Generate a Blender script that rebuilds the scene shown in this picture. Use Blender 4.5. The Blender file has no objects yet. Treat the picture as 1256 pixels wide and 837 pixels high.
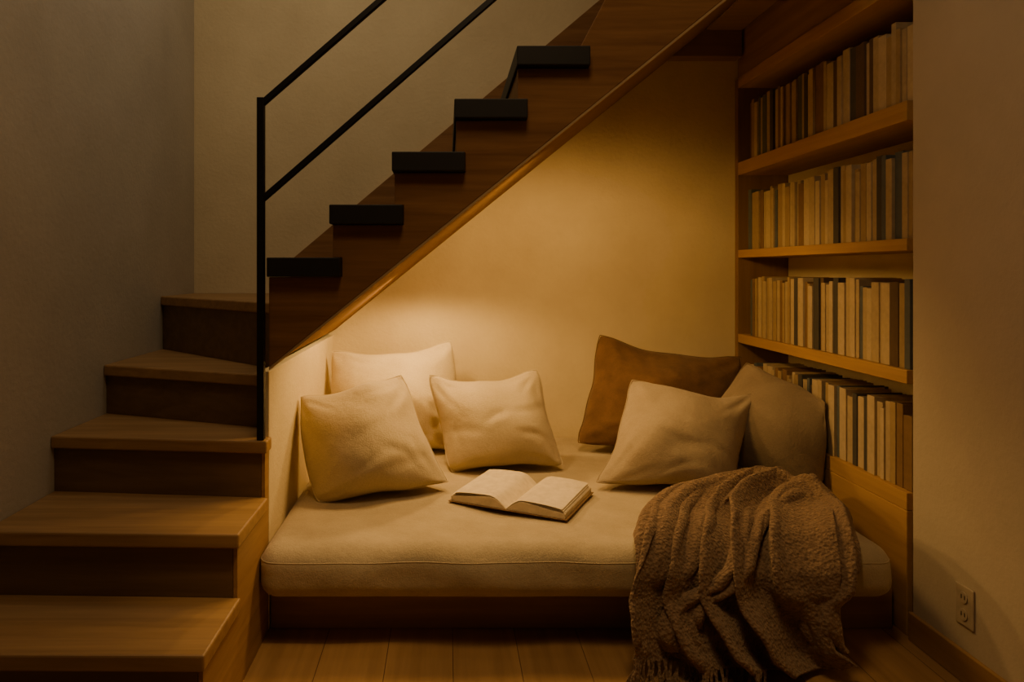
import bpy, bmesh, math, random, time
import numpy as np
from mathutils import Vector, Matrix, noise, kdtree
from mathutils.bvhtree import BVHTree
random.seed(7)
scene=bpy.context.scene
COL=scene.collection
H=1.11; F=860.0
def PX(px,Y): return (px-548)*Y/F
def PZ(py,Y): return H-(py-332)*Y/F

# ---------------- camera
cam=bpy.data.cameras.new('camera'); camo=bpy.data.objects.new('camera',cam); COL.objects.link(camo)
cam.sensor_width=36; cam.lens=F*36/1256
cam.shift_x=(628-548)/1256; cam.shift_y=(332-418.5)/1256
camo.location=(0,0,H); camo.rotation_euler=(math.radians(90),0,0)
cam.clip_start=0.05
scene.camera=camo

# ---------------- materials
def newmat(name):
    m=bpy.data.materials.new(name); m.use_nodes=True
    nt=m.node_tree; b=nt.nodes['Principled BSDF']
    return m,nt,b
def coords(nt,scale,rot=(0,0,0)):
    tc=nt.nodes.new('ShaderNodeTexCoord'); mp=nt.nodes.new('ShaderNodeMapping')
    mp.inputs['Scale'].default_value=scale; mp.inputs['Rotation'].default_value=rot
    nt.links.new(tc.outputs['Object'],mp.inputs['Vector']); return mp.outputs['Vector']
def ramp(nt,fac,c1,c2,p1=.3,p2=.7):
    r=nt.nodes.new('ShaderNodeValToRGB'); r.color_ramp.elements[0].color=(*c1,1); r.color_ramp.elements[1].color=(*c2,1)
    r.color_ramp.elements[0].position=p1; r.color_ramp.elements[1].position=p2
    nt.links.new(fac,r.inputs['Fac']); return r.outputs['Color']
def nz(nt,vec,scale,detail=4,rough=.55,dist=0):
    n=nt.nodes.new('ShaderNodeTexNoise'); n.inputs['Scale'].default_value=scale; n.inputs['Detail'].default_value=detail; n.inputs['Roughness'].default_value=rough
    n.inputs['Distortion'].default_value=dist
    nt.links.new(vec,n.inputs['Vector']); return n.outputs['Fac']
def bump(nt,b,h,strength,dist):
    bp=nt.nodes.new('ShaderNodeBump'); bp.inputs['Strength'].default_value=strength; bp.inputs['Distance'].default_value=dist
    nt.links.new(h,bp.inputs['Height']); nt.links.new(bp.outputs['Normal'],b.inputs['Normal'])
def wood(name,c1,c2,axis='X',rough=.5,spec=.5):
    m,nt,b=newmat(name)
    sc={'X':(1.1,20,20),'Y':(20,1.1,20),'Z':(20,20,1.1)}[axis]
    v=coords(nt,sc); n=nz(nt,v,1.6,7,.6,.5)
    nt.links.new(ramp(nt,n,c1,c2,.3,.7),b.inputs['Base Color'])
    b.inputs['Roughness'].default_value=rough; b.inputs['Specular IOR Level'].default_value=spec
    bump(nt,b,n,.10,.002); return m
def plaster(name,c1,c2,bs=.3):
    m,nt,b=newmat(name); v=coords(nt,(1,1,1))
    n=nz(nt,v,2.2,8,.62); nt.links.new(ramp(nt,n,c1,c2,.3,.7),b.inputs['Base Color'])
    b.inputs['Roughness'].default_value=.9
    n2=nz(nt,v,55,6,.65); bump(nt,b,n2,bs,.005); return m
def fabric(name,c1,c2,fine=260,st=.35,mott=9):
    m,nt,b=newmat(name); v=coords(nt,(1,1,1))
    n=nz(nt,v,mott,5); c=ramp(nt,n,c1,c2,.3,.7)
    n3=nz(nt,v,200,3,.7); g=ramp(nt,n3,(.88,.88,.88),(1.0,1.0,1.0),.35,.65)
    mx=nt.nodes.new('ShaderNodeMix'); mx.data_type='RGBA'; mx.blend_type='MULTIPLY'; mx.inputs[0].default_value=1
    nt.links.new(c,mx.inputs[6]); nt.links.new(g,mx.inputs[7]); nt.links.new(mx.outputs[2],b.inputs['Base Color'])
    b.inputs['Roughness'].default_value=.95
    b.inputs['Sheen Weight'].default_value=.12; b.inputs['Sheen Roughness'].default_value=.5
    n2=nz(nt,v,fine,3,.6); n4=nz(nt,v,22,4,.6)
    ad=nt.nodes.new('ShaderNodeMath'); ad.operation='MULTIPLY_ADD'; ad.inputs[1].default_value=2.6
    nt.links.new(n4,ad.inputs[0]); nt.links.new(n2,ad.inputs[2])
    bump(nt,b,ad.outputs[0],st,.003); return m
def plain(name,c,rough=.6,metal=0):
    m,nt,b=newmat(name); v=coords(nt,(1,1,1)); n=nz(nt,v,40,3)
    nt.links.new(ramp(nt,n,tuple(x*.88 for x in c),tuple(min(1,x*1.08) for x in c)),b.inputs['Base Color'])
    b.inputs['Roughness'].default_value=rough; b.inputs['Metallic'].default_value=metal; return m
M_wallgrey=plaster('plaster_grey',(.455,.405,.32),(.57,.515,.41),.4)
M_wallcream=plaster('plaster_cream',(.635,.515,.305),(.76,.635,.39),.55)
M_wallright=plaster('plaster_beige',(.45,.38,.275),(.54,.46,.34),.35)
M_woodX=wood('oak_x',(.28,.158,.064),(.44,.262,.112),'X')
M_plinth=wood('plinth_oak',(.25,.138,.056),(.37,.215,.092),'X')
M_woodY=wood('oak_y',(.28,.152,.06),(.41,.242,.102),'Y')
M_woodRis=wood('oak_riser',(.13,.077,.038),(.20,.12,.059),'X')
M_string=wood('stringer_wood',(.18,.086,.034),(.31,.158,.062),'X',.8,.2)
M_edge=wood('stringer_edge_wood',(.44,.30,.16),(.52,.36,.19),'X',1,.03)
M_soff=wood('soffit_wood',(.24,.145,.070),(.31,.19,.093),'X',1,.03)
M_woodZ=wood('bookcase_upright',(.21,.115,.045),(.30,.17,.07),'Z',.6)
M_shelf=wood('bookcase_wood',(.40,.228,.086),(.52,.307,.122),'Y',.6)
M_black=plain('black_tread',(.009,.008,.007),.6)
M_metal=plain('black_steel',(.006,.0055,.005),.5,.2)
M_matt=fabric('mattress_linen',(.44,.35,.215),(.54,.44,.28),st=.5)
M_white=plain('outlet_plastic',(.46,.38,.27),.45)
M_dark=plain('outlet_slot',(.05,.038,.026),.6)
M_page=plain('paper',(.70,.59,.41),.9)
M_pageb=plain('book_block_paper',(.50,.395,.25),.9)
m,nt,b=newmat('floor_planks'); v=coords(nt,(1,1,1),(0,0,math.radians(90)))
br=nt.nodes.new('ShaderNodeTexBrick'); br.inputs['Scale'].default_value=1; br.inputs['Brick Width'].default_value=2.2
br.inputs['Row Height'].default_value=.19; br.inputs['Mortar Size'].default_value=.0016; br.inputs['Mortar Smooth'].default_value=.5
br.inputs['Color1'].default_value=(.33,.19,.082,1); br.inputs['Color2'].default_value=(.45,.265,.117,1); br.inputs['Mortar'].default_value=(.12,.066,.03,1)
nt.links.new(v,br.inputs['Vector'])
v2=coords(nt,(22,1.2,22)); n=nz(nt,v2,1.5,6,.6); g=ramp(nt,n,(.72,.70,.66),(1,1,1))
mx=nt.nodes.new('ShaderNodeMix'); mx.data_type='RGBA'; mx.blend_type='MULTIPLY'; mx.inputs[0].default_value=1
nt.links.new(br.outputs['Color'],mx.inputs[6]); nt.links.new(g,mx.inputs[7]); nt.links.new(mx.outputs[2],b.inputs['Base Color'])
b.inputs['Roughness'].default_value=.45; bump(nt,b,br.outputs['Fac'],-.2,.001); M_floor=m

# ---------------- mesh helpers
WORLD={}
def mkobj(name,verts,faces,mat,parent=None,smooth=False,bevel=0,seg=2,recenter=True):
    me=bpy.data.meshes.new(name)
    vs=[Vector(v) for v in verts]
    c=Vector((0,0,0))
    if recenter:
        lo=Vector((min(v.x for v in vs),min(v.y for v in vs),min(v.z for v in vs)))
        hi=Vector((max(v.x for v in vs),max(v.y for v in vs),max(v.z for v in vs))); c=(lo+hi)/2
    me.from_pydata([v-c for v in vs],[],faces); me.validate()
    bm=bmesh.new(); bm.from_mesh(me); bmesh.ops.recalc_face_normals(bm,faces=bm.faces); bm.to_mesh(me); bm.free()
    if smooth:
        for p in me.polygons: p.use_smooth=True
    if mat: me.materials.append(mat)
    o=bpy.data.objects.new(name,me); COL.objects.link(o); o.location=c
    WORLD[o.name]=c.copy()
    if parent:
        o.parent=parent; o.location=c-WORLD[parent.name]
    if bevel:
        md=o.modifiers.new('bevel','BEVEL'); md.width=bevel; md.segments=seg; md.limit_method='ANGLE'
    return o
def box(name,x0,x1,y0,y1,z0,z1,mat,parent=None,bevel=.003,**k):
    v=[(x,y,z) for x in (x0,x1) for y in (y0,y1) for z in (z0,z1)]
    f=[(0,1,3,2),(4,6,7,5),(0,4,5,1),(2,3,7,6),(0,2,6,4),(1,5,7,3)]
    return mkobj(name,v,f,mat,parent,bevel=bevel,**k)
def prism(name,pts,plane,a,b,mat,parent=None,bevel=.003):
    def P(p,t):
        if plane=='XZ': return (p[0],t,p[1])
        if plane=='YZ': return (t,p[0],p[1])
        return (p[0],p[1],t)
    n=len(pts); v=[P(p,a) for p in pts]+[P(p,b) for p in pts]
    f=[tuple(range(n)),tuple(range(2*n-1,n-1,-1))]+[(i,(i+1)%n,n+(i+1)%n,n+i) for i in range(n)]
    return mkobj(name,v,f,mat,parent,bevel=bevel)
def empty(name,loc,label=None,cat=None,group=None):
    o=bpy.data.objects.new(name,None); COL.objects.link(o); o.location=loc; o.empty_display_size=.1
    WORLD[o.name]=Vector(loc)
    if label: o['label']=label; o['category']=cat
    return o
def tag(o,label,cat,group=None):
    o['label']=label; o['category']=cat
    if group: o['group']=group
    return o
def struct(o): o['kind']='structure'; return o
def tube(name,pts,r,mat,parent=None,closed=False,res=8):
    cu=bpy.data.curves.new(name,'CURVE'); cu.dimensions='3D'; cu.bevel_depth=r; cu.bevel_resolution=2
    s=cu.splines.new('POLY'); s.points.add(len(pts)-1)
    for p,q in zip(s.points,pts): p.co=(*q,1)
    s.use_cyclic_u=closed
    o=bpy.data.objects.new(name+'_tmp',cu); COL.objects.link(o)
    dg=bpy.context.evaluated_depsgraph_get(); me=bpy.data.meshes.new_from_object(o.evaluated_get(dg))
    bpy.data.objects.remove(o); vs=[v.co.copy() for v in me.vertices]; fs=[tuple(p.vertices) for p in me.polygons]
    bpy.data.meshes.remove(me)
    return mkobj(name,vs,fs,mat,parent,smooth=True)

YB=3.40; XL=-1.225; XR=1.40; XBK=1.64; ZC=3.3; YO=2.108
MX0,MX1,MY0,MY1,MZ0,MZ1=-.548,1.30,2.026,3.395,.1485,.306
def top_z(x,y):
    u=(x-(MX0+MX1)/2)/((MX1-MX0)/2); v=(y-(MY0+MY1)/2)/((MY1-MY0)/2)
    u=max(-1,min(1,u)); v=max(-1,min(1,v))
    return MZ1+.010*(1-u**6)*(1-v**6)+.011*noise.noise(Vector((x*3,y*3,5)))*(1-u**8)*(1-v**8)+.005*noise.noise(Vector((x*8,y*8,2)))
def lerp_tab(tab,t):
    for (a,va),(b2,vb) in zip(tab,tab[1:]):
        if t<=b2:
            k=(t-a)/(b2-a)
            return [p+(q-p)*k for p,q in zip(va,vb)]
    return list(tab[-1][1])

# ================= position based cloth relaxation (numpy)
def pairs(shape,di,dj):
    out=[]; n,m=shape
    for par in (0,1):
        if di:
            s=abs(di)
            rows=np.array([i for i in range(n-s) if (i//s)%2==par]); 
        else: rows=np.arange(n)
        if di:
            cols=np.arange(m-abs(dj)) if dj>=0 else np.arange(abs(dj),m)
        else:
            s=abs(dj); cols=np.array([j for j in range(m-s) if (j//s)%2==par])
        if len(rows) and len(cols):
            I,J=np.meshgrid(rows,cols,indexing='ij'); out.append(((I,J),(I+di,J+dj)))
    return out
def build(P,offs):
    C=[]
    for (di,dj,k,f) in offs:
        for A,B in pairs(P.shape[:2],di,dj):
            r=np.linalg.norm(P[A]-P[B],axis=-1)*f
            C.append((A,B,r,k))
    return C
def project(Q,C,W=None):
    for A,B,r,k in C:
        d=Q[B]-Q[A]; l=np.linalg.norm(d,axis=-1)+1e-9
        corr=(k*.5*(l-r)/l)[...,None]*d
        Q[A]+=corr; Q[B]-=corr
def normals(Q):
    du=np.gradient(Q,axis=0); dv=np.gradient(Q,axis=1)
    n=np.cross(du,dv); return n/(np.linalg.norm(n,axis=-1,keepdims=True)+1e-9)
NC=38
def sim_cushion(seed):
    n=NC+1; a=np.linspace(-.25,.25,n)
    S=[]
    for sd in (1,-1):
        P=np.zeros((n,n,3)); P[...,0]=a[:,None]; P[...,1]=a[None,:]; S.append(P)
    C=[build(S[0],[(1,0,.9,1),(0,1,.9,1),(1,1,.35,1),(1,-1,.35,1)]),None]; C[1]=C[0]
    CB=build(S[0],[(2,0,.015,1),(0,2,.015,1)])
    for s,sd in ((0,1),(1,-1)):
        for i in range(n):
            for j in range(n):
                u=a[i]/.25; v=a[j]/.25
                S[s][i,j,2]=sd*.02*(1-u*u)*(1-v*v)+.010*noise.noise(Vector((u*5,v*5,seed*9+sd)))
    Vv=[np.zeros_like(S[0]),np.zeros_like(S[0])]
    for step in range(74):
        Q=[None,None]
        for s,sd in ((0,1),(1,-1)):
            nn=normals(S[s]); nn=nn*(1 if s==0 else -1)
            Vv[s]=Vv[s]*.86+nn*.0015
            Q[s]=S[s]+Vv[s]
        for it in range(7):
            for s in (0,1):
                project(Q[s],C[s]); project(Q[s],CB)
            for sl in (np.s_[0,:],np.s_[-1,:],np.s_[:,0],np.s_[:,-1]):
                av=(Q[0][sl]+Q[1][sl])/2; Q[0][sl]=av; Q[1][sl]=av
        for s in (0,1): Vv[s]=Q[s]-S[s]; S[s]=Q[s]
    x1=np.abs(S[0][-1,:,0]); y1=np.abs(S[0][:,-1,1]); mx,my=x1.max(),y1.max()
    fx=(mx/x1)**.54; fy=(my/y1)**.54
    ax=np.abs(np.linspace(-1,1,n))
    for s in (0,1):
        S[s][...,0]*=1+(fx[None,:]-1)*ax[:,None]**1.2
        S[s][...,1]*=1+(fy[:,None]-1)*ax[None,:]**1.2
    for s in (0,1):
        r=np.abs(S[s][...,0])/mx; q=np.abs(S[s][...,1])/my
        k=1-.035*np.clip((r*q-.76)/.24,0,1)
        S[s][...,0]*=k; S[s][...,1]*=k
    return S
NU,NV=116,112
BTAB=[(0,(2.50,.316,1.09,1.24,.12)),(.05,(2.48,.338,1.04,1.27,.22)),(.13,(2.40,.342,.92,1.28,.5)),(.27,(2.25,.336,.72,1.26,.85)),(.38,(2.11,.338,.63,1.19,.95)),
     (.46,(2.01,.325,.57,1.13,.95)),(.52,(1.955,.27,.54,1.10,.95)),(.75,(1.950,.180,.51,1.05,1.05)),(.90,(1.945,.095,.495,1.07,1)),(1,(1.930,.048,.48,1.13,.75))]
def bpath(v):
    a=lerp_tab(BTAB,v); a2=lerp_tab(BTAB,min(1,v+.06)); a0=lerp_tab(BTAB,max(0,v-.06))
    ty,tz=a2[0]-a0[0],a2[1]-a0[1]; l=math.hypot(ty,tz)
    return a,tz/l,-ty/l
def sim_blanket():
    WT=1.32; NF=4.4
    P=np.zeros((NV+1,NU+1,3))
    for j in range(NV+1):
        v=j/NV; a,ny,nzv=bpath(v)
        w=a[3]-a[2]; A=min(.038,math.sqrt(max(0,WT*WT-w*w))/(4*NF)*.95)*a[4]
        for i in range(NU+1):
            u=i/NU
            uu=u+.30*math.sin(v*3.6-.3)*math.sin(math.pi*u)+.12*noise.noise(Vector((u*1.7,v*3.0,8)))
            ph=uu*2*math.pi*NF+3.4*noise.noise(Vector((u*2.0,v*2.2,2)))
            am=A*(1+.9*noise.noise(Vector((u*2.6,v*2.6,11))))
            s_=.5+.5*math.sin(ph); d=am*2*(s_**.7)+.012+.008*noise.noise(Vector((u*5,v*6,1)))
            x=a[2]+w*u+.034*math.cos(ph+.9)*min(1,a[4])+.012*noise.noise(Vector((u*5,v*5,4)))
            mound=.028*math.sin(math.pi*min(1,max(0,u)))*math.exp(-((v-.12)/.13)**2)
            y=a[0]+ny*d+(.05*math.sin(u*3.0+.3))*(1 if v<.4 else .2)
            z=a[1]+nzv*d+mound
            if v>.7: z+= (v-.7)/.3*(.018*math.cos(u*4.0+.6)+.006*math.sin(u*15)-.006)
            P[j,i]=(x,y,max(z,.014))
    C=build(P,[(1,0,.9,1),(0,1,.9,1),(1,1,.4,1),(1,-1,.4,1)])
    CB=build(P,[(3,0,.06,1),(0,3,.16,1),(0,8,.08,1),(8,0,.06,1)])
    P0=P.copy()
    cen=np.array([(MX0+MX1)/2,(MY0+MY1)/2,(MZ0+MZ1)/2+.008]); r=.05; mg=.012
    hh=np.array([(MX1-MX0)/2,(MY1-MY0)/2+.018,(MZ1-MZ0)/2+.008])-r
    V=np.zeros_like(P); g=np.array([0,0,-9.8])*(1/50)**2*.3
    ii,jj=np.meshgrid(np.arange(NV+1),np.arange(NU+1),indexing='ij'); ii=ii.ravel(); jj=jj.ravel()
    top=int(NV*.24); wz=np.linspace(.25,0,top)[:,None]
    for step in range(32):
        V=V*.86+g
        Q=P+V
        Q[...,0]+=.06*(P0[...,0]-Q[...,0]); Q[...,1]+=.06*(P0[...,1]-Q[...,1]); Q[...,2]+=.07*(P0[...,2]-Q[...,2])
        Q[:top,:,2]+=wz*(P0[:top,:,2]-Q[:top,:,2])
        for it in range(6):
            project(Q,C); project(Q,CB)
            q=Q-cen; cl=np.clip(q,-hh,hh); d=q-cl; l=np.linalg.norm(d,axis=-1)
            m_=(l<r+mg)&(l>1e-6)
            Q[m_]=(cen+cl+d/np.maximum(l,1e-6)[...,None]*(r+mg))[m_]
            inside=(l<=1e-6); Q[...,2][inside]=MZ1+.02
            fl=Q[...,2]<.010; Q[...,2][fl]=.010
            wl=Q[...,0]>1.375; Q[...,0][wl]=1.375
            pf=(Q[...,1]>2.15)&(Q[...,2]<.15); Q[...,1][pf]=2.15
            if it in(5,):
                con=m_|fl; k=.75*np.array([1,1,0])
                Q[con]=P[con]*k+Q[con]*(1-k)
        if step%3==2:
            flat=Q.reshape(-1,3); kd=kdtree.KDTree(len(flat))
            fl_=flat.tolist()
            for a_,c_ in enumerate(fl_): kd.insert(c_,a_)
            kd.balance(); R=.015; cor=np.zeros_like(flat)
            for a_,c_ in enumerate(fl_):
                for co,b_,dd in kd.find_range(c_,R):
                    if b_>a_ and (abs(ii[a_]-ii[b_])>2 or abs(jj[a_]-jj[b_])>2) and dd>1e-6:
                        dv=(flat[a_]-flat[b_])*(.5*(R-dd)/dd); cor[a_]+=dv; cor[b_]-=dv
            cn=np.linalg.norm(cor,axis=1,keepdims=True); cor*=np.minimum(1,.008/np.maximum(cn,1e-9))
            Q+=cor.reshape(Q.shape)
        V=Q-P; sp=np.linalg.norm(V,axis=-1,keepdims=True); V*=np.minimum(1,.012/np.maximum(sp,1e-9)); P=Q
    return P
CS=[sim_cushion(s) for s in range(3)]
BL=sim_blanket()
CUV=[];CFS=[];_i={}
def _V(i,j,s):
    if i in(0,NC) or j in(0,NC): s=0
    k=(i,j,s)
    if k not in _i: _i[k]=len(CUV); CUV.append(k)
    return _i[k]
for i in range(NC):
    for j in range(NC):
        for s in(0,1):
            q=[_V(i,j,s),_V(i+1,j,s),_V(i+1,j+1,s),_V(i,j+1,s)]
            CFS.append(tuple(q if s==0 else q[::-1]))
CRING=[_V(i,0,0) for i in range(NC)]+[_V(NC,j,0) for j in range(NC)]+[_V(i,NC,0) for i in range(NC,0,-1)]+[_V(0,j,0) for j in range(NC,0,-1)]
def csrc(k):
    S=CS[k]; return [Vector(S[s][i,j]) for i,j,s in CUV]

# ---------------- room
struct(box('floor',XL-.1,XBK+.1,-1.2,YB+.1,-.05,0,M_floor,bevel=0))
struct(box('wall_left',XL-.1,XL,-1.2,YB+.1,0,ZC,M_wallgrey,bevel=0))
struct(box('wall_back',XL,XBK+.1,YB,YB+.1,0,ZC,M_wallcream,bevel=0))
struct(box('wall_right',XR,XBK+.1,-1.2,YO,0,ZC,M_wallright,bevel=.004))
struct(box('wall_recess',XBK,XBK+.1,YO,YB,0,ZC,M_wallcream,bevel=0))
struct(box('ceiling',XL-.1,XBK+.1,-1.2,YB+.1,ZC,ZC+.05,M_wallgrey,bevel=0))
struct(box('baseboard_right',XR-.014,XR,-1.2,YO,0,.085,M_woodY,bevel=.003))
struct(box('trim_1',1.05,XR,YB-.08,YB,2.125,2.25,M_soff))
struct(box('trim_2',1.23,XR,2.17,YB,2.25,2.28,M_soff))

# ---------------- staircase
st=empty('staircase',(-.9,2.1,0),'wooden winder staircase with dark treads climbing over the reading nook','staircase')
TH=.038
steps=[(.088,(-.54,1.32),(XL,1.32)),(.252,(-.54,1.56),(XL,1.565)),(.424,(-.54,1.82),(XL,1.84)),(.598,(-.54,2.10),(XL,2.165)),
       (.773,(-.582,2.26),(XL,2.50)),(1.0,(-.582,2.38),(XL,3.0))]
E=.001
for i,(z,a,bb) in enumerate(steps):
    if i<len(steps)-1:
        za,na,nb=steps[i+1]; ra=(na[0],na[1]+.02); rb=(nb[0],nb[1]+.02)
    else: ra=(-.582,YB-E); rb=(XL,YB-E)
    pts=[a]
    if i==3: pts=[(-.54,2.10),(-.54,2.163),(-.582,2.163)]
    pts+=[ra,(XL+E,rb[1]),(XL+E,bb[1])]
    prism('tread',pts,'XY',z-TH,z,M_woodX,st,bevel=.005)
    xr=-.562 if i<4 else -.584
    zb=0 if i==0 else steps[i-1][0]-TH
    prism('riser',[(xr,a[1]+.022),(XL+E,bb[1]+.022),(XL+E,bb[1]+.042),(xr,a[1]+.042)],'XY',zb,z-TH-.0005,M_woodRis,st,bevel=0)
sk=[(1.342,0)]
for i in range(4):
    z,a,_=steps[i]; sk.append((a[1]+.022,z-TH-.0005))
    nx=steps[i+1][1][1]+.022 if i<3 else 2.163
    sk.append((nx,z-TH-.0005))
sk.append((2.163,0))
prism('side_skirt',sk,'YZ',-.561,-.550,M_woodY,st,bevel=.001)
def L(x): return .81+.81*(x+.54)
K=5; xk=[-.539+.1872*k for k in range(K+1)]; zk=[1.149+.1585*k for k in range(K+1)]
pts=[(-.54,L(-.54)+.006),(-.54,zk[0]-.059)]
for k in range(K):
    pts+=[(xk[k]+.221,zk[k]-.059),(xk[k]+.221,zk[k]+.0005),(xk[k+1]+.006,zk[k]+.0005)]
    if k<K-1: pts+=[(xk[k+1]+.006,zk[k+1]-.059)]
pts+=[(.60,2.16),(1.385,2.85),(1.385,L(1.385)+.006)]
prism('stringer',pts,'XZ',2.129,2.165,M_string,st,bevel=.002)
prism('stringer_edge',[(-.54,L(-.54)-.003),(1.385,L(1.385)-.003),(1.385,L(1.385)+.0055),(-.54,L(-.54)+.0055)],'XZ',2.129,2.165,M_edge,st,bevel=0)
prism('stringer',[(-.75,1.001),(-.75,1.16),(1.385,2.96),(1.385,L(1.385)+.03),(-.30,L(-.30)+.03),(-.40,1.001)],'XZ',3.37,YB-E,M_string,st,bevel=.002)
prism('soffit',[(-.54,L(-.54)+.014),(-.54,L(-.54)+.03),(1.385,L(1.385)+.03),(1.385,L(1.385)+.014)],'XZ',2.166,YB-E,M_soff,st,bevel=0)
for k in range(K):
    box('upper_tread',xk[k],xk[k]+.22,2.095,3.369,zk[k]-.058,zk[k],M_black,st,bevel=.003)
    if k: 
        box('upper_riser',xk[k]+.008,xk[k]+.022,2.166,3.369,zk[k-1]+.001,zk[k]-.06,M_soff,st,bevel=0)
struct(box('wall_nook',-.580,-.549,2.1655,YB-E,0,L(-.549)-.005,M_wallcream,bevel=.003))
rl=empty('stair_railing',(-.561,2.112,.598),'black steel stair railing with two sloping bars','railing')
w=.0108
box('post',-.561-w,-.561+w,2.118-w,2.118+w,.5985,1.632,M_metal,rl,bevel=.002)
def bar(z0,xend):
    x0=-.561+w; s=.87; t=.0115
    prism('rail',[(x0,z0-t),(xend,z0-t+s*(xend-x0)),(xend,z0+t+s*(xend-x0)),(x0,z0+t)],'XZ',2.116-.010,2.116+.010,M_metal,rl,bevel=.002)
bar(1.632-.012,.75); bar(1.33,.75)

# ---------------- platform
tag(box('platform',-.546,XR-.02,2.17,YB-E,0,.148,M_plinth,bevel=.004),'low oak platform base carrying the mattress','platform')

# ---------------- mattress
RM=.055
def side_bulge(x,pz,hz):
    return (.014+.018*noise.noise(Vector((x*4.5,0,pz*7))))*(1-(abs(pz)/hz)**2)
def mattress():
    nx,ny,nzz=110,80,16
    cx,cy,cz=(MX0+MX1)/2,(MY0+MY1)/2,(MZ0+MZ1)/2
    hx,hy,hz=(MX1-MX0)/2,(MY1-MY0)/2,(MZ1-MZ0)/2; r=RM
    idx={}
    def g(i,n,h):
        t=i/n*2-1; return h*math.sin(t*math.pi/2)*.35+h*t*.65
    vs=[]
    def V(i,j,k):
        key=(i,j,k)
        if key in idx: return idx[key]
        p=Vector((g(i,nx,hx),g(j,ny,hy),-hz+2*hz*k/nzz))
        q=Vector((max(-hx+r,min(hx-r,p.x)),max(-hy+r,min(hy-r,p.y)),max(-hz+r,min(hz-r,p.z))))
        d=p-q
        if d.length>1e-9: p=q+d.normalized()*r
        P=p+Vector((cx,cy,cz))
        f=(p.z+hz)/(2*hz)
        P.z+=(top_z(P.x,P.y)-MZ1)*max(0,f)**2
        if p.y<-hy+r: P.y-=side_bulge(P.x,p.z,hz)
        idx[key]=len(vs); vs.append(P); return idx[key]
    fs=[]
    for i in range(nx):
        for j in range(ny):
            for k in (0,nzz): fs.append((V(i,j,k),V(i+1,j,k),V(i+1,j+1,k),V(i,j+1,k)))
    for i in range(nx):
        for k in range(nzz):
            for j in (0,ny): fs.append((V(i,j,k),V(i+1,j,k),V(i+1,j,k+1),V(i,j,k+1)))
    for j in range(ny):
        for k in range(nzz):
            for i in (0,nx): fs.append((V(i,j,k),V(i,j+1,k),V(i,j+1,k+1),V(i,j,k+1)))
    return mkobj('mattress',vs,fs,M_matt,smooth=True,recenter=True)
mt=tag(mattress(),'thick beige linen daybed mattress with piped edge','mattress')
def seam_loop(z):
    hz=(MZ1-MZ0)/2; pz=z-(MZ0+MZ1)/2; r=RM; off=max(0,pz-(hz-r)); ins=r-math.sqrt(r*r-off*off)
    p=[]
    for cx,cy,a0 in ((MX1-r,MY1-r,0),(MX0+r,MY1-r,90),(MX0+r,MY0+r,180),(MX1-r,MY0+r,270)):
        for t in range(0,91,10):
            a=math.radians(a0+t); rr=r-ins
            x=cx+rr*math.cos(a); y=cy+rr*math.sin(a)
            if y<MY0+r: y-=side_bulge(x,pz,hz)*1
            p.append((x,y,z+(top_z(x,y)-MZ1)*.5))
        if a0==180:
            for q in range(1,80):
                x=MX0+r+(MX1-MX0-2*r)*q/80; p.append((x,MY0+ins-side_bulge(x,pz,hz),z+(top_z(x,MY0+.01)-MZ1)*.5))
    return p
tube('piping',seam_loop(.267),.0018,M_matt,mt,closed=True)

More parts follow.
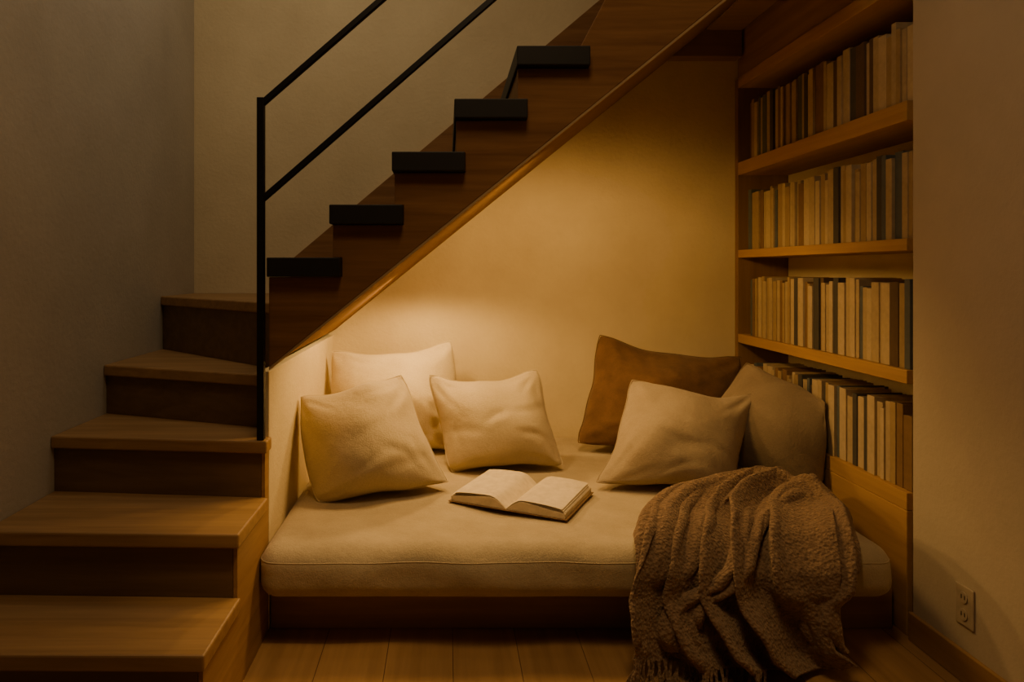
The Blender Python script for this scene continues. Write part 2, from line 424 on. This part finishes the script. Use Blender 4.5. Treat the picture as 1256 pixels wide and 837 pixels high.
# ---------------- cushions
def soft_hi(x,lim,k=.05): return x if x<lim-k else lim-k+k*(1-math.exp(-(x-lim+k)/k))
def soft_lo(x,lim,k=.05): return -soft_hi(-x,-lim,k)
def cushion(name,w,h,t,px,Y,roll,lean,yaw,mat,label,seed,lift=0,X=None,shear=0):
    src=csrc(seed%3)
    mxx=max(abs(v.x) for v in src); mxy=max(abs(v.y) for v in src); mxz=max(abs(v.z) for v in src)
    ph=seed*3.7; rnd=random.Random(seed*13+5)
    lines=[]
    for q in range(12):
        cu,cv=[(-1,-1),(1,-1),(-1,1),(1,1)][q%4]; an=math.atan2(-cv,-cu)+rnd.uniform(-.6,.6)
        lines.append((cu*.95,cv*.95,math.cos(an),math.sin(an),rnd.uniform(.4,1.1),rnd.uniform(.035,.06),rnd.uniform(.006,.012)))
    for q in range(5):
        an=rnd.uniform(-.6,.6)+(math.pi if q%2 else 0); lines.append((rnd.uniform(-.5,.5),rnd.uniform(-.85,.1),math.cos(an),math.sin(an),rnd.uniform(.4,.9),rnd.uniform(.05,.08),rnd.uniform(.004,.009)))
    vs=[]
    for v in src:
        u=v.x/mxx; q=v.y/mxy; z=v.z/mxz; sg=1 if z>0 else -1
        e=max(0,1-u*u)*max(0,1-q*q)
        zz=t/2*(z*.7+sg*.50*e)*(1-.28*q)
        zz+=.018*noise.noise(Vector((u*1.2+ph,q*1.2,sg*3)))*e**.5
        cr=0
        for x0,y0,dx,dy,ln,wd_,dep in lines:
            rx,ry=u-x0,q-y0; al=rx*dx+ry*dy; pe=-rx*dy+ry*dx+.10*math.sin(al*4+ph)*al
            if -.1<al<ln: cr+=dep*(math.exp(-(pe/wd_)**2)-.5*math.exp(-((pe-wd_*1.8)/wd_)**2))*math.sin(math.pi*min(1,max(0,(al+.1)/(ln+.1))))
        zz-=sg*cr*(e**.25)
        zz+=.030*(q*q-.3)*math.cos(u)+.024*noise.noise(Vector((u*1.5,q*1.5,ph)))
        xx=w/2*u*(1+.06*noise.noise(Vector((q*1.5,ph,0)))-.01*q)+shear*q*h/2
        yy=h/2*q*(1+.08*noise.noise(Vector((u*1.5,ph,4))))
        if q>0: yy-=h*.06*(1-u*u)*q
        vs.append(Vector((xx,yy,zz)))
    R=Matrix.Rotation(math.radians(yaw),3,'Z')@Matrix.Rotation(math.radians(90-lean),3,'X')@Matrix.Rotation(math.radians(roll),3,'Z')
    W=[R@v for v in vs]
    X=PX(px,Y) if X is None else X
    zmin=min(v.z for v in W)
    off=Vector((X,Y,-zmin+lift-.045))
    out=[]
    for v in W:
        p=v+off
        zz=p.z; k=.05
        if zz<k: zz=max(0,(zz+.045)*k/(k+.045))
        p.z=zz+top_z(p.x,p.y)+.003
        p.x=soft_lo(soft_hi(p.x,1.394,.04),-.543); p.y=soft_hi(p.y,3.392)
        out.append(p)
    o=mkobj(name,out,CFS,mat,smooth=True)
    sd=o.modifiers.new('subsurf','SUBSURF'); sd.levels=1; sd.render_levels=1
    tube('seam',[tuple(out[k]) for k in CRING],.0022,mat,o,closed=True)
    return tag(o,label,'cushion','cushions on the daybed')
M_cr=fabric('cushion_cream',(.64,.52,.325),(.71,.59,.38),st=.55)
M_cr2=fabric('cushion_sand',(.53,.43,.27),(.60,.49,.32),st=.55)
M_tan=fabric('cushion_taupe',(.38,.295,.185),(.45,.355,.23),st=.55)
M_tan2=fabric('cushion_olive',(.24,.178,.108),(.31,.235,.145),st=.55)
M_brn=fabric('cushion_brown',(.11,.053,.021),(.19,.096,.038),fine=180,mott=14)
cushion('cushion',.58,.51,.29,485,3.14,2,15,4,M_cr,'large cream cushion leaning against the back wall',0,shear=-.04)
cushion('cushion',.455,.455,.30,446,2.55,9,27,8,M_cr2,'sand linen cushion tilted beside the nook side wall',1,shear=-.16)
cushion('cushion',.45,.43,.28,607,2.86,5,23,0,M_cr2,'small sand linen cushion standing alone mid mattress',2,shear=-.12)
cushion('cushion',.66,.51,.29,812,3.13,-8,20,0,M_brn,'large dark brown velvety cushion against the back wall',3,shear=.10,lift=-.010)
cushion('cushion',.48,.46,.27,833,2.64,-8,38,0,M_tan,'taupe linen cushion leaning on the brown cushion',4,shear=.28)
cushion('cushion',.51,.45,.28,0,2.74,-15,28,-36,M_tan2,'olive-taupe cushion leaning on the bookcase',5,X=1.285,shear=.22)

# ---------------- bookcase
bc=empty('bookcase',(1.52,2.7,0),'built-in oak bookcase with open shelves set into the wall','bookcase')
Y0,Y1=YO+.001,YB-E
XF=XR; XB=XBK-E
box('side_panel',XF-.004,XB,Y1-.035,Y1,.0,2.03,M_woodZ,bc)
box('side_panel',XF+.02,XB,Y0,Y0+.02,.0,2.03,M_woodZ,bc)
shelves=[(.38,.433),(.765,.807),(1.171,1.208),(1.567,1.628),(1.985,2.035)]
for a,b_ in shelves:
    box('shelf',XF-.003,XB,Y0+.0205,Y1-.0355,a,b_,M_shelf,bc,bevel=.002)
box('base_panel',XF-.003,XF+.017,Y0+.0205,Y1-.0355,.0,.379,M_shelf,bc)
box('fascia',XF+.01,XF+.03,Y0,Y1,2.036,2.75,M_woodY,bc)

# ---------------- books
cols={'cream':(.50,.39,.235),'beige':(.43,.325,.19),'tan':(.36,.25,.13),'brown':(.21,.12,.057),'dark brown':(.11,.065,.035),'slate blue':(.095,.108,.108),'charcoal':(.065,.058,.048)}
M_book={k:plain('book_'+k.replace(' ','_'),c,.75) for k,c in cols.items()}
names=list(cols); wts=[5,6,4.5,2.6,1.8,1.8,.8]
rown=['books on the top shelf','books on the upper middle shelf','books on the lower middle shelf','books on the lowest shelf']
floors=[1.628,1.208,.807,.433]
def book(x,y,z,th,h,dp,col,group):
    c=.0025
    M=M_book[col]
    P=[(x,y),(x+dp,y),(x+dp,y+c),(x+c*1.4,y+c),(x+c*1.4,y+th-c),(x+dp,y+th-c),(x+dp,y+th),(x,y+th)]
    o=prism('book',P,'XY',z,z+h,M,bevel=.0018)
    tag(o,f'{col} hardcover book standing upright on the shelf','book',group)
    box('pages',x+c*1.4+.0003,x+dp-.006,y+c+.0003,y+th-c-.0003,z+.004,z+h-.006,M_pageb,o,bevel=0)
for r,zf in enumerate(floors):
    y=Y0+.024; last=None
    while True:
        th=random.choice([.019,.023,.026,.030,.034,.040]); 
        if y+th>Y1-.115: break
        h=random.uniform(.255,.278) if random.random()<.78 else random.uniform(.238,.255)
        if r==3: h*=.95
        if r==0: h*=.95+.05*(y-Y0)/(Y1-Y0)
        col=random.choices(names,wts)[0]
        while col==last and random.random()<.7: col=random.choices(names,wts)[0]
        last=col
        x=XF+.008+random.uniform(0,.012)
        book(x,y,zf+.0006,th,h,random.uniform(.16,.175),col,rown[r])
        y+=th+random.choice([.0008,.0012,.0016])

# ---------------- open book
def open_book():
    cx,cy=.262,2.430; base=top_z(cx,cy)+.009; ang=math.radians(63-90)
    e=empty('open_book',(cx,cy,base),'open hardcover book with cream pages lying on the mattress','book')
    c,s=math.cos(ang),math.sin(ang)
    def T(x,y,z): return (cx+c*x-s*y,cy+s*x+c*y,base+z)
    hh=.152; wd=.200; n=28
    for sgn in(-1,1):
        def top(t): return .003+.037*(math.sin(min(1,t/.36)*math.pi/2))**.9*(1-.70*max(0,t-.20)**.9)
        vs=[];fs=[]
        for i in range(n+1):
            t=i/n
            for y in(-hh,hh): vs.append(T(sgn*t*wd,y,.0035)); vs.append(T(sgn*t*wd,y,max(.0042,top(t))))
        for i in range(n):
            a=i*4; b=a+4
            fs+=[(a,a+1,b+1,b),(a+2,b+2,b+3,a+3),(a+1,a+3,b+3,b+1),(a,b,b+2,a+2)]
        fs+=[(0,2,3,1),(n*4,n*4+1,n*4+3,n*4+2)]
        mkobj('page_block',vs,fs,M_page,e,smooth=False)
        for q in range(3):
            vs=[];fs=[]
            for i in range(n+1):
                t=i/n; zz=max(.0042,top(t))+.0010+(.002+.006*q)*math.sin(t*math.pi*.75)*t
                for y in(-hh+.002,hh-.002): vs.append(T(sgn*t*(wd-.002-.004*q),y,zz+.002*q*t*(1 if y>0 else .3)))
            for i in range(n): fs.append((2*i,2*i+1,2*i+3,2*i+2))
            mkobj('page',vs,fs,M_page,e,smooth=True)
    vs=[T(-wd-.008,-hh-.005,0),T(wd+.008,-hh-.005,0),T(wd+.008,hh+.005,0),T(-wd-.008,hh+.005,0)]
    vs+=[(v[0],v[1],v[2]+.003) for v in vs]
    mkobj('cover',vs,[(0,1,2,3),(4,5,6,7),(0,1,5,4),(1,2,6,5),(2,3,7,6),(3,0,4,7)],M_book['brown'],e,bevel=.001)
open_book()

# ---------------- throw blanket
m,nt,b=newmat('wool_throw'); v=coords(nt,(1,1,1))
n=nz(nt,v,70,5,.7); nt.links.new(ramp(nt,n,(.125,.075,.043),(.32,.208,.125),.3,.75),b.inputs['Base Color']); b.inputs['Roughness'].default_value=1
b.inputs['Sheen Weight'].default_value=.3; b.inputs['Sheen Tint'].default_value=(1,.76,.5,1)
vo=nt.nodes.new('ShaderNodeTexVoronoi'); vo.inputs['Scale'].default_value=110; nt.links.new(v,vo.inputs['Vector'])
n3=nz(nt,v,140,4,.7)
ad=nt.nodes.new('ShaderNodeMath'); nt.links.new(vo.outputs['Distance'],ad.inputs[0]); nt.links.new(n3,ad.inputs[1])
bump(nt,b,ad.outputs[0],.8,.008); M_throw=m
def catmull(P,t):
    n=len(P)-1; k=min(n-1,int(t*n)); f=t*n-k
    p0,p1,p2,p3=P[max(0,k-1)],P[k],P[k+1],P[min(n,k+2)]
    return [0.5*((2*b_)+(c_-a_)*f+(2*a_-5*b_+4*c_-d_)*f*f+(-a_+3*b_-3*c_+d_)*f**3) for a_,b_,c_,d_ in zip(p0,p1,p2,p3)]
def blanket():
    vs=[Vector(p) for p in BL.reshape(-1,3)]
    fs=[]
    for j in range(NV):
        for i in range(NU):
            k=j*(NU+1)+i; fs.append((k,k+1,k+NU+2,k+NU+1))
    nmain=len(vs)
    bvh=BVHTree.FromPolygons(vs,fs)
    SC=1.05
    def ribbon(ctrl,wid,nf,amp,seed,NA=100,NB=34,bulk=.010):
        b0=len(vs)
        for a in range(NA+1):
            t=a/NA; cx,cv=catmull(ctrl,t); c2=catmull(ctrl,min(1,t+.01)); c1=catmull(ctrl,max(0,t-.01))
            dx,dv=(c2[0]-c1[0]),(c2[1]-c1[1])*SC; l=math.hypot(dx,dv)+1e-9; px_,pv=-dv/l,dx/l
            wd_=wid*(.80+.25*math.sin(t*5+seed))*(min(1,(t+.03)/.12)**.5)*(min(1,(1.03-t)/.12)**.5)
            for q in range(NB+1):
                s=q/NB*2-1
                x=cx+px_*s*wd_; v=cv+pv*s*wd_/SC
                v=min(.995,max(.004,v)); A_,ny,nzv=bpath(v)
                org=Vector((x,A_[0]+ny*.35,A_[1]+nzv*.35)); d=Vector((0,-ny,-nzv))
                hs=[]
                for ox in(-.04,-.02,0,.02,.04):
                    h=bvh.ray_cast(org+Vector((ox,0,0)),d,.6)
                    if h[0] is not None: hs.append(.35-h[3])
                base=(max(hs)*.35+sum(hs)/len(hs)*.65) if hs else .0
                ed=max(0,1-abs(s)**3)*min(1,t/.10)*min(1,(1-t)/.10)
                f=.5+.5*math.cos(s*math.pi*nf+seed+.9*noise.noise(Vector((t*3,s,seed)))*2)
                off=base-.016+ed*(bulk+amp*f**.8+.006*noise.noise(Vector((t*5,s*2,seed))))
                vs.append(Vector((x+.006*noise.noise(Vector((t*6,s*3,seed+3))),A_[0]+ny*off,max(.010,A_[1]+nzv*off))))
        for a in range(NA):
            for q in range(NB):
                k=b0+a*(NB+1)+q; fs.append((k,k+1,k+NB+2,k+NB+1))
    ribbon([(.57,.62),(.65,.42),(.80,.25),(1.00,.12),(1.15,.15),(1.19,.30),(1.13,.47),(1.05,.64),(1.02,.82),(1.07,.97)],.090,1.6,.026,1.0)
    ribbon([(1.16,.24),(1.05,.30),(.93,.38),(.84,.48),(.75,.60),(.67,.72),(.63,.86),(.64,.96)],.062,1.0,.024,2.6)
    o=mkobj('throw_blanket',vs,fs,M_throw,smooth=True)
    md=o.modifiers.new('smooth','SMOOTH'); md.factor=.5; md.iterations=8
    md=o.modifiers.new('solid','SOLIDIFY'); md.thickness=.011; md.offset=0
    md=o.modifiers.new('subsurf','SUBSURF'); md.levels=1; md.render_levels=2
    tx=bpy.data.textures.new('wool','CLOUDS'); tx.noise_scale=.009; tx.noise_depth=2
    md=o.modifiers.new('fuzz','DISPLACE'); md.texture=tx; md.strength=.0035; md.mid_level=.5
    tag(o,'brown woolly fringed throw blanket draped over the mattress edge','blanket')
    V=[];Fc=[]
    last=vs[nmain-(NU+1):nmain]
    rnd=random.Random(3)
    for i in range(0,int(NU*.60),2):
        p=last[i]
        tl=rnd.uniform(.045,.058); tdx=rnd.uniform(-.55,.15); fy=rnd.uniform(-.50,-.20)
        for rep in range(9):
            ln=tl*rnd.uniform(.88,1.05); dx=rnd.uniform(-.005,.005); r=.0020
            d2=Vector((tdx,fy,-.70)).normalized()
            s0=p+Vector((dx,-.010,rnd.uniform(-.002,.002)))
            pts=[s0+Vector((0,.006,.012)),p+Vector((dx*.3,-.012,0))+d2*ln*.25,s0+Vector((dx*.8,0,0))+d2*ln*.65,s0+Vector((dx*2.2,-.004,-.006))+d2*ln]
            for q in pts:
                if q.z<.004: q.y-=(.004-q.z)*.5; q.z=.0035
            b0=len(V)
            for k,q in enumerate(pts):
                rr=r*(1,1,.95,.6)[k]
                for a in range(5):
                    an=a/5*2*math.pi; V.append((q.x+rr*math.cos(an),q.y+rr*.6*math.sin(an),q.z+rr*.5*math.sin(an)))
            for k in range(3):
                for a in range(5):
                    a1=(a+1)%5; Fc.append((b0+k*5+a,b0+k*5+a1,b0+k*5+5+a1,b0+k*5+5+a))
    fr=mkobj('fringe',V,Fc,M_throw,o,smooth=True); fr['kind']='stuff'
blanket()

# ---------------- outlet
oy=1.89; oz=.205
ol=empty('power_outlet',(XR,oy,oz),'small beige double power outlet on the plaster wall','power outlet')
box('face_plate',XR-.006,XR-.0005,oy-.033,oy+.033,oz-.054,oz+.054,M_white,ol,bevel=.003)
for dz in(-.023,.023):
    s=prism('socket',[(oy+.014*math.cos(a*math.pi/10),oz+dz+.016*math.sin(a*math.pi/10)) for a in range(20)],'YZ',XR-.0085,XR-.0062,M_white,ol,bevel=.0008)
    for dy in(-.006,.006): 
        box('slot',XR-.0092,XR-.0086,oy+dy-.0015,oy+dy+.0015,oz+dz-.004,oz+dz+.007,M_dark,s,bevel=0)

# ---------------- lights
def light(kind,name,loc,energy,color,size=.3,target=None,**k):
    l=bpy.data.lights.new(name,kind); l.energy=energy; l.color=color
    if kind=='AREA': l.size=size; l.shape='DISK'
    else: l.shadow_soft_size=size
    for a,b2 in k.items(): setattr(l,a,b2)
    o=bpy.data.objects.new(name,l); COL.objects.link(o); o.location=loc
    if target is not None:
        d=Vector(target)-Vector(loc); o.rotation_euler=d.to_track_quat('-Z','Y').to_euler()
    return o
D=math.radians
light('SPOT','soffit_light',(-.14,2.95,1.07),15,(1,.59,.195),.05,(-.12,2.9,0),spot_size=D(168),spot_blend=.4)
light('SPOT','soffit_light',(-.04,2.46,1.16),13,(1,.58,.195),.05,(.16,2.64,0),spot_size=D(150),spot_blend=.6)
light('SPOT','nook_fill',(.44,2.50,1.45),21,(1,.57,.175),.10,(.52,3.25,0),spot_size=D(172),spot_blend=.5)  # unseen spot in mid-air, added to light back wall, cushions and mattress
light('SPOT','floor_fill',(.35,1.2,2.9),52,(1,.625,.26),.25,(.35,1.80,0),spot_size=D(46),spot_blend=.9)  # added spot, cone narrowed to brighten floor and mattress front
light('AREA','overhead_fill',(.1,.9,3.0),9,(1,.68,.37),.7,(.5,2.0,.4))  # broad unseen fill added to brighten stringer and right wall
light('AREA','stairwell_fill',(-.5,2.3,3.15),5.5,(1,.81,.56),.7,(-.8,2.9,1))  # added overhead fill for the upper left wall
light('SPOT','stair_fill',(.15,1.25,2.3),32,(1,.62,.26),.03,(-.40,1.88,.35),spot_size=D(24),spot_blend=1)  # narrow unseen spot, added so the right ends of the treads are bright
wd=bpy.data.worlds.new('world'); scene.world=wd; wd.use_nodes=True
wd.node_tree.nodes['Background'].inputs[0].default_value=(1,.73,.44,1); wd.node_tree.nodes['Background'].inputs[1].default_value=.015
